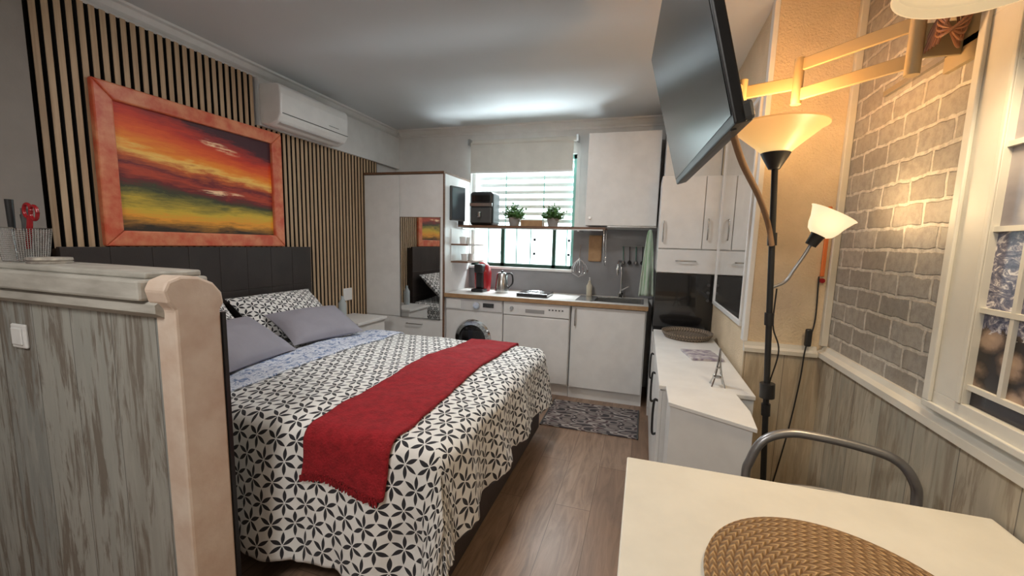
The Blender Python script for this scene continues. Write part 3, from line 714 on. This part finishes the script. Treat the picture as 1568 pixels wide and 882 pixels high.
# ------------------------------------------------------------ floor lamp
LP=G('floor_lamp',.56,1.85,0)
px=lambda z:.567-.059*z
lathe('base',[(.001,0),(.11,0),(.11,.012),(.03,.03),(.001,.03)],(px(0),1.85,0),BLKPL,LP,seg=40)
cyl('pole',(px(.02),1.85,.02),(px(1.73),1.85,1.73),.0115,BLKPL,LP)
for z in (.72,1.10,1.42): cyl('joint',(px(z),1.85,z),(px(z+.05),1.85,z+.05),.017,BLKPL,LP)
cyl('dimmer',(px(.80),1.84,.80),(px(.86),1.84,.86),.028,BLKPL,LP)
hx=px(1.76)
lathe('socket_cup',[(.001,0),(.02,0),(.045,.045),(.052,.06),(.045,.06),(.001,.03)],(hx,1.85,1.715),BLKPL,LP)
def mat_bowl():
    n=NB('amber_glass_bowl'); o=n.sep(n.pos())
    f=n.math('DIVIDE',n.math('SUBTRACT',o[2],1.77),.12)
    c=n.ramp(f,[(0,(1.0,.70,.28)),(.35,(.95,.52,.16)),(1,(.72,.29,.07))])
    n.base((.75,.5,.25)); n.nt.links.new(c,n.b.inputs['Emission Color']); n.b.inputs['Emission Strength'].default_value=.75
    n.b.inputs['Roughness'].default_value=.4; return n.m
GL=mat_bowl()
lathe('bowl_shade',[(.045,.0),(.068,.022),(.095,.045),(.125,.070),(.153,.094),(.166,.100),(.166,.106),(.150,.100),(.120,.076),(.09,.052),(.063,.030),(.045,.012)],(hx,1.85,1.772),GL,LP,seg=48)
zb=1.25
tube('reading_arm',[(px(zb),1.85,zb),(px(zb)+.05,1.85,zb+.03),(.57,1.85,1.33),(.60,1.85,1.39),(.617,1.85,1.43)],.006,GREYM,LP)
ad=Vector((.045,-.01,.09)).normalized()
lathe('reading_socket',[(.001,0),(.02,.0),(.024,.04),(.03,.05),(.001,.05)],(.615,1.85,1.425),BLKPL,LP,d=ad)
o=Vector((.615,1.85,1.425))+ad*.045
GL2=M('frosted_glass_shade',(.9,.8,.6),.4,em=(1.0,.78,.46),es=.9)
lathe('reading_shade',[(.03,0),(.045,.01),(.055,.03),(.062,.055),(.078,.09),(.082,.092),(.075,.085),(.058,.055),(.05,.03),(.03,.008)],o,GL2,LP,d=ad,seg=40)
tube('power_cord',[(px(.86)+.01,1.85,.86),(px(.9)+.03,1.84,1.0),(px(1.1)+.015,1.85,1.1),(px(1.2)+.02,1.85,1.25)],.003,BLKPL,LP,seg=6)
CD=G('wall_power_cord',.8,2.33,.5)
tube('cord',[(.83,YP-.02,1.28),(.835,YP-.02,1.05),(.80,YP-.045,.92),(.79,YP-.05,.75),(.76,YP-.05,.45),(.70,YP-.05,.05)],.0035,BLKPL,CD,seg=8)
box('inline_switch',.793,.822,YP-.055,YP-.03,.93,1.02,BLKPL,CD,bevel=.008)
TMG=G('wall_thermometer',.85,YP-.02,1.2)
box('case',.838,.856,YP-.014,YP-.001,1.28,1.62,M('orange_plastic',(.75,.20,.05),.4),TMG,bevel=.004)
cyl('bulb',(.847,YP-.02,1.26),(.847,YP-.002,1.26),.012,REDG,TMG)

# ------------------------------------------------------------ pendant lamp
PD=G('pendant_lamp',.69,1.2,2.0)
SHD=M('cream_shade',(.70,.62,.46),.8,em=(1.0,.78,.48),es=.36)
lathe('shade',[(.12,.22),(.17,0),(.174,0),(.124,.22)],(.69,1.2,2.0),SHD,PD,seg=48)
lathe('diffuser',[(.001,.02),(.165,.02),(.165,.024),(.001,.024)],(.69,1.2,2.0),SHD,PD,seg=48)
cyl('cord',(.69,1.2,2.2),(.69,1.2,2.58),.004,WHITE,PD)
lathe('canopy',[(.001,0),(.05,0),(.05,.02),(.001,.025)],(.69,1.2,2.575),WHITE,PD)

# ------------------------------------------------------------ window-style picture
PF=G('window_style_picture',.88,1.0,.915)
pa,pb,pz0,pz1=.45,1.53,.94,2.16
PFW=M('picture_frame_white',(.66,.64,.58),.5)
for nm,b in {'rail_bottom':(pa,pb,pz0,pz0+.055),'rail_top':(pa,pb,pz1-.11,pz1),'stile_a':(pa,pa+.14,pz0+.055,pz1-.11),'stile_b':(pb-.14,pb,pz0+.055,pz1-.11)}.items():
    box(nm,XR-.035,XR-.001,b[0],b[1],b[2],b[3],PFW,PF,bevel=.0015)
box('lip_stile',XR-.046,XR-.035,pb-.03,pb,pz0+.02,pz1,PFW,PF,bevel=.003)
box('lip_bottom',XR-.046,XR-.035,pa,pb,pz0,pz0+.02,PFW,PF,bevel=.003)
box('inner_lip',XR-.041,XR-.035,pb-.14,pb-.125,pz0+.055,pz1-.11,PFW,PF,bevel=.002)
box('print',XR-.016,XR-.010,pa+.13,pb-.13,pz0+.05,pz1-.10,mat_sea(),PF)
L=[(XR-.028,XR-.016,pa+.13,pb-.13,z-.007,z+.007) for z in (1.044,1.258,1.473,1.688,1.90)]
boxes('mullions_horizontal',L,PFW,PF)
L=[(XR-.027,XR-.0165,y-.006,y+.006,1.044,pz1-.10) for y in [1.288-.10*i for i in range(7)]]
boxes('mullions_vertical',L,PFW,PF)

# ------------------------------------------------------------ table
TB=G('dining_table',.43,.85,0)
box('top',-.012,.878,.42,1.25,.722,.75,TABLEM,TB,bevel=.004)
boxes('apron',[(.05,.83,1.17,1.19,.64,.722),(.05,.83,.48,.50,.64,.722),(.05,.07,.5,1.17,.64,.722),(.81,.83,.5,1.17,.64,.722)],TABLEM,TB)
boxes('legs',[(x,x+.045,y,y+.045,0,.722) for x in (.035,.80) for y in (.47,1.16)],TABLEM,TB,bevel=.004)
lathe('woven_placemat',[(.001,0),(.228,0),(.241,.008),(.238,.018),(.226,.022),(.001,.018)],(.395,.812,.7505),mat_weave('seagrass_weave',(.60,.37,.17),(.15,.07,.025),.395,.812,.0155),seg=72)

# ------------------------------------------------------------ chair
C=G('metal_chair',.63,1.3,0)
tube('back_tube',[(.40,1.43,0),(.40,1.45,.30),(.385,1.50,.60),(.395,1.505,.68),(.43,1.51,.755),(.50,1.515,.79),(.58,1.51,.795),(.70,1.50,.785),(.79,1.485,.765),(.835,1.47,.71),(.85,1.47,.62),(.84,1.44,.30),(.84,1.42,0)],.0145,GREYM,C,n=6,seg=14)
tube('cross_bar',[(.392,1.49,.60),(.62,1.515,.61),(.845,1.475,.60)],.009,GREYM,C)
tube('front_leg_a',[(.42,1.275,0),(.42,1.275,.42),(.42,1.43,.43)],.0115,GREYM,C,n=4)
tube('front_leg_b',[(.80,1.275,0),(.80,1.275,.42),(.80,1.43,.43)],.0115,GREYM,C,n=4)
box('seat',.41,.83,1.262,1.46,.435,.465,BLKPL,C,bevel=.015,seg=3)

# ------------------------------------------------------------ half wall
HW=G('wall_half_partition',-2.0,.9,0)
box('planks',-2.65,-1.37,.845,.965,0,1.20,PLX,HW)
prism('moulding',[(.815,1.19),(.815,1.165),(.845,1.145),(.98,1.145),(.98,1.20),(.83,1.20)],'X',-2.65,-1.345,CAPW,HW)
box('cap_board',-2.65,-1.385,.80,1.0,1.20,1.262,CAPW,HW,bevel=.008)
box('cap_top',-2.65,-1.40,.83,.99,1.262,1.282,CAPW,HW,bevel=.006)
prof=[(.838,0),(.972,0),(.972,1.16),(.985,1.18),(.98,1.215),(.955,1.248),(.91,1.27),(.86,1.275),(.825,1.262),(.812,1.235),(.82,1.20),(.838,1.175)]
prism('end_cap',prof,'X',-1.385,-1.30,PINKCAP,HW,bevel=.008)
box('edge_strip',-1.312,-1.298,.974,.986,0,1.15,BLKPL,HW)
box('light_switch_plate',-2.11,-2.03,.834,.845,.985,1.07,WHITE,bevel=.005)
box('switch_rocker',-2.098,-2.042,.829,.834,.998,1.057,WHITE,bevel=.003)
HO=G('mesh_utensil_holder',-2.12,.9,1.282)
def openbox(nm,x0,x1,y0,y1,z0,z1,fl,mat,par,n=14):
    vs=[];fs=[]
    cx,cy=(x0+x1)/2,(y0+y1)/2
    per=[]
    for k in range(n): per.append((x0+(x1-x0)*k/n,y0))
    for k in range(n): per.append((x1,y0+(y1-y0)*k/n))
    for k in range(n): per.append((x1-(x1-x0)*k/n,y1))
    for k in range(n): per.append((x0,y1-(y1-y0)*k/n))
    N=len(per); R_=16
    for r in range(R_+1):
        s=1+fl*r/R_
        for p in per: vs.append((cx+(p[0]-cx)*s,cy+(p[1]-cy)*s,z0+(z1-z0)*r/R_))
    for r in range(R_):
        for k in range(N): fs.append((r*N+k,r*N+(k+1)%N,(r+1)*N+(k+1)%N,(r+1)*N+k))
    ob=mk(nm,vs,fs,mat,par); w=ob.modifiers.new('w','WIREFRAME'); w.thickness=.0022; return ob
openbox('mesh',-2.17,-2.08,.86,.94,1.286,1.40,.25,STEEL,HO)
box('floor_plate',-2.17,-2.08,.86,.94,1.282,1.287,STEEL,HO)
box('rim',-2.183,-2.067,.85,.853,1.397,1.403,STEEL,HO); box('rim_b',-2.183,-2.067,.947,.95,1.397,1.403,STEEL,HO)
SC=G('scissors',-2.08,.9,1.3)
cyl('blade',(-2.12,.90,1.29),(-2.085,.90,1.43),.006,STEEL,SC)
for c in ((-2.085,.90,1.462),(-2.050,.90,1.455)):
    tube('handle',[(c[0]+.020*math.cos(a*math.pi/4),c[1],c[2]+.024*math.sin(a*math.pi/4)) for a in range(9)],.0055,REDG,SC,n=3)
tube('shank',[(-2.075,.90,1.44),(-2.09,.90,1.38),(-2.105,.90,1.33)],.008,REDG,SC)
for i,(x,tx,zz,m) in enumerate([(-2.15,-2.15,1.50,BLKPL),(-2.13,-2.11,1.47,DGREY),(-2.155,-2.165,1.45,BLKPL)]):
    KN=G('kitchen_knife',x,.88,1.29)
    cyl('blade',(x,.885+.02*i,1.29),((x+tx)/2,.885+.02*i,1.39),.005,STEEL,KN); cyl('grip',((x+tx)/2,.885+.02*i,1.39),(tx,.885+.02*i,zz),.009,m,KN,r1=.011)
lathe('coaster_stack',[(.001,0),(.055,0),(.057,.006),(.052,.008),(.057,.012),(.055,.02),(.001,.02)],(-1.99,.90,1.2825),M('coaster_cork',(.55,.50,.42),.7,c2=(.25,.22,.2),ns=30),seg=36)

# ------------------------------------------------------------ lights
def light(name,t,loc,e,col,size=.1,sy=None,tgt=None,angle=None):
    l=bpy.data.lights.new(name,t); l.energy=e; l.color=col
    if t=='AREA':
        l.size=size
        if sy: l.shape='RECTANGLE'; l.size_y=sy
    else: l.shadow_soft_size=size
    if angle: l.spot_size=math.radians(angle); l.spot_blend=.6
    ob=bpy.data.objects.new(name,l); COL.objects.link(ob); ob.location=loc
    if tgt is not None: ob.rotation_euler=(Vector(tgt)-Vector(loc)).to_track_quat('-Z','Y').to_euler()
    return ob
light('bulb_floor_lamp','POINT',(hx,1.85,1.905),11,(1,.56,.22),.06)
light('bulb_reading_lamp','POINT',o+ad*.10,4.0,(1,.70,.38),.04)
light('bulb_pendant','SPOT',(.69,1.2,1.995),30,(1,.76,.46),.10,tgt=(.62,1.1,0),angle=150)
light('fill_area_near','AREA',(-1.0,-.55,2.50),33,(1,.96,.90),.6,.6,tgt=(-1.0,-.2,0))  # added interior fill from above, behind the camera; no fixture modelled
light('fill_area_room','AREA',(-.9,2.3,2.57),19,(1,.98,.95),.35,.35,tgt=(-.9,2.3,0))  # added fill over the middle of the room, not an actual ceiling lamp
light('daylight_high','AREA',(-1.27,5.4,3.4),560,(.88,.97,1),1.8,1.2,tgt=(-1.2,3.6,1.2))
light('bounce_fill_low','AREA',(-1.27,5.1,.2),270,(.84,.96,1),1.4,.8,tgt=(-1.1,3.6,2.5))  # unseen up-light added outside, below window view, to brighten the ceiling
w=bpy.data.worlds.new('world'); S.world=w; w.use_nodes=True
bg=w.node_tree.nodes['Background']; bg.inputs[0].default_value=(.84,.95,1,1); bg.inputs[1].default_value=4.2

# ------------------------------------------------------------ camera
yaw,pit,rol=math.radians(16.4),math.radians(7.07),math.radians(1.7)
f=Vector((-math.sin(yaw)*math.cos(pit),math.cos(yaw)*math.cos(pit),-math.sin(pit)))
r0=Vector((math.cos(yaw),math.sin(yaw),0)); u0=r0.cross(f)
r=r0*math.cos(rol)+u0*math.sin(rol); u=u0*math.cos(rol)-r0*math.sin(rol)
cd=bpy.data.cameras.new('camera'); cam=bpy.data.objects.new('camera',cd); COL.objects.link(cam)
cam.matrix_world=Matrix(((r.x,u.x,-f.x,0),(r.y,u.y,-f.y,0),(r.z,u.z,-f.z,1.4),(0,0,0,1)))
cd.sensor_width=36; cd.lens=36*625/1568; cd.shift_x=-16/1568; cd.shift_y=9/1568; cd.clip_start=.02
S.camera=cam
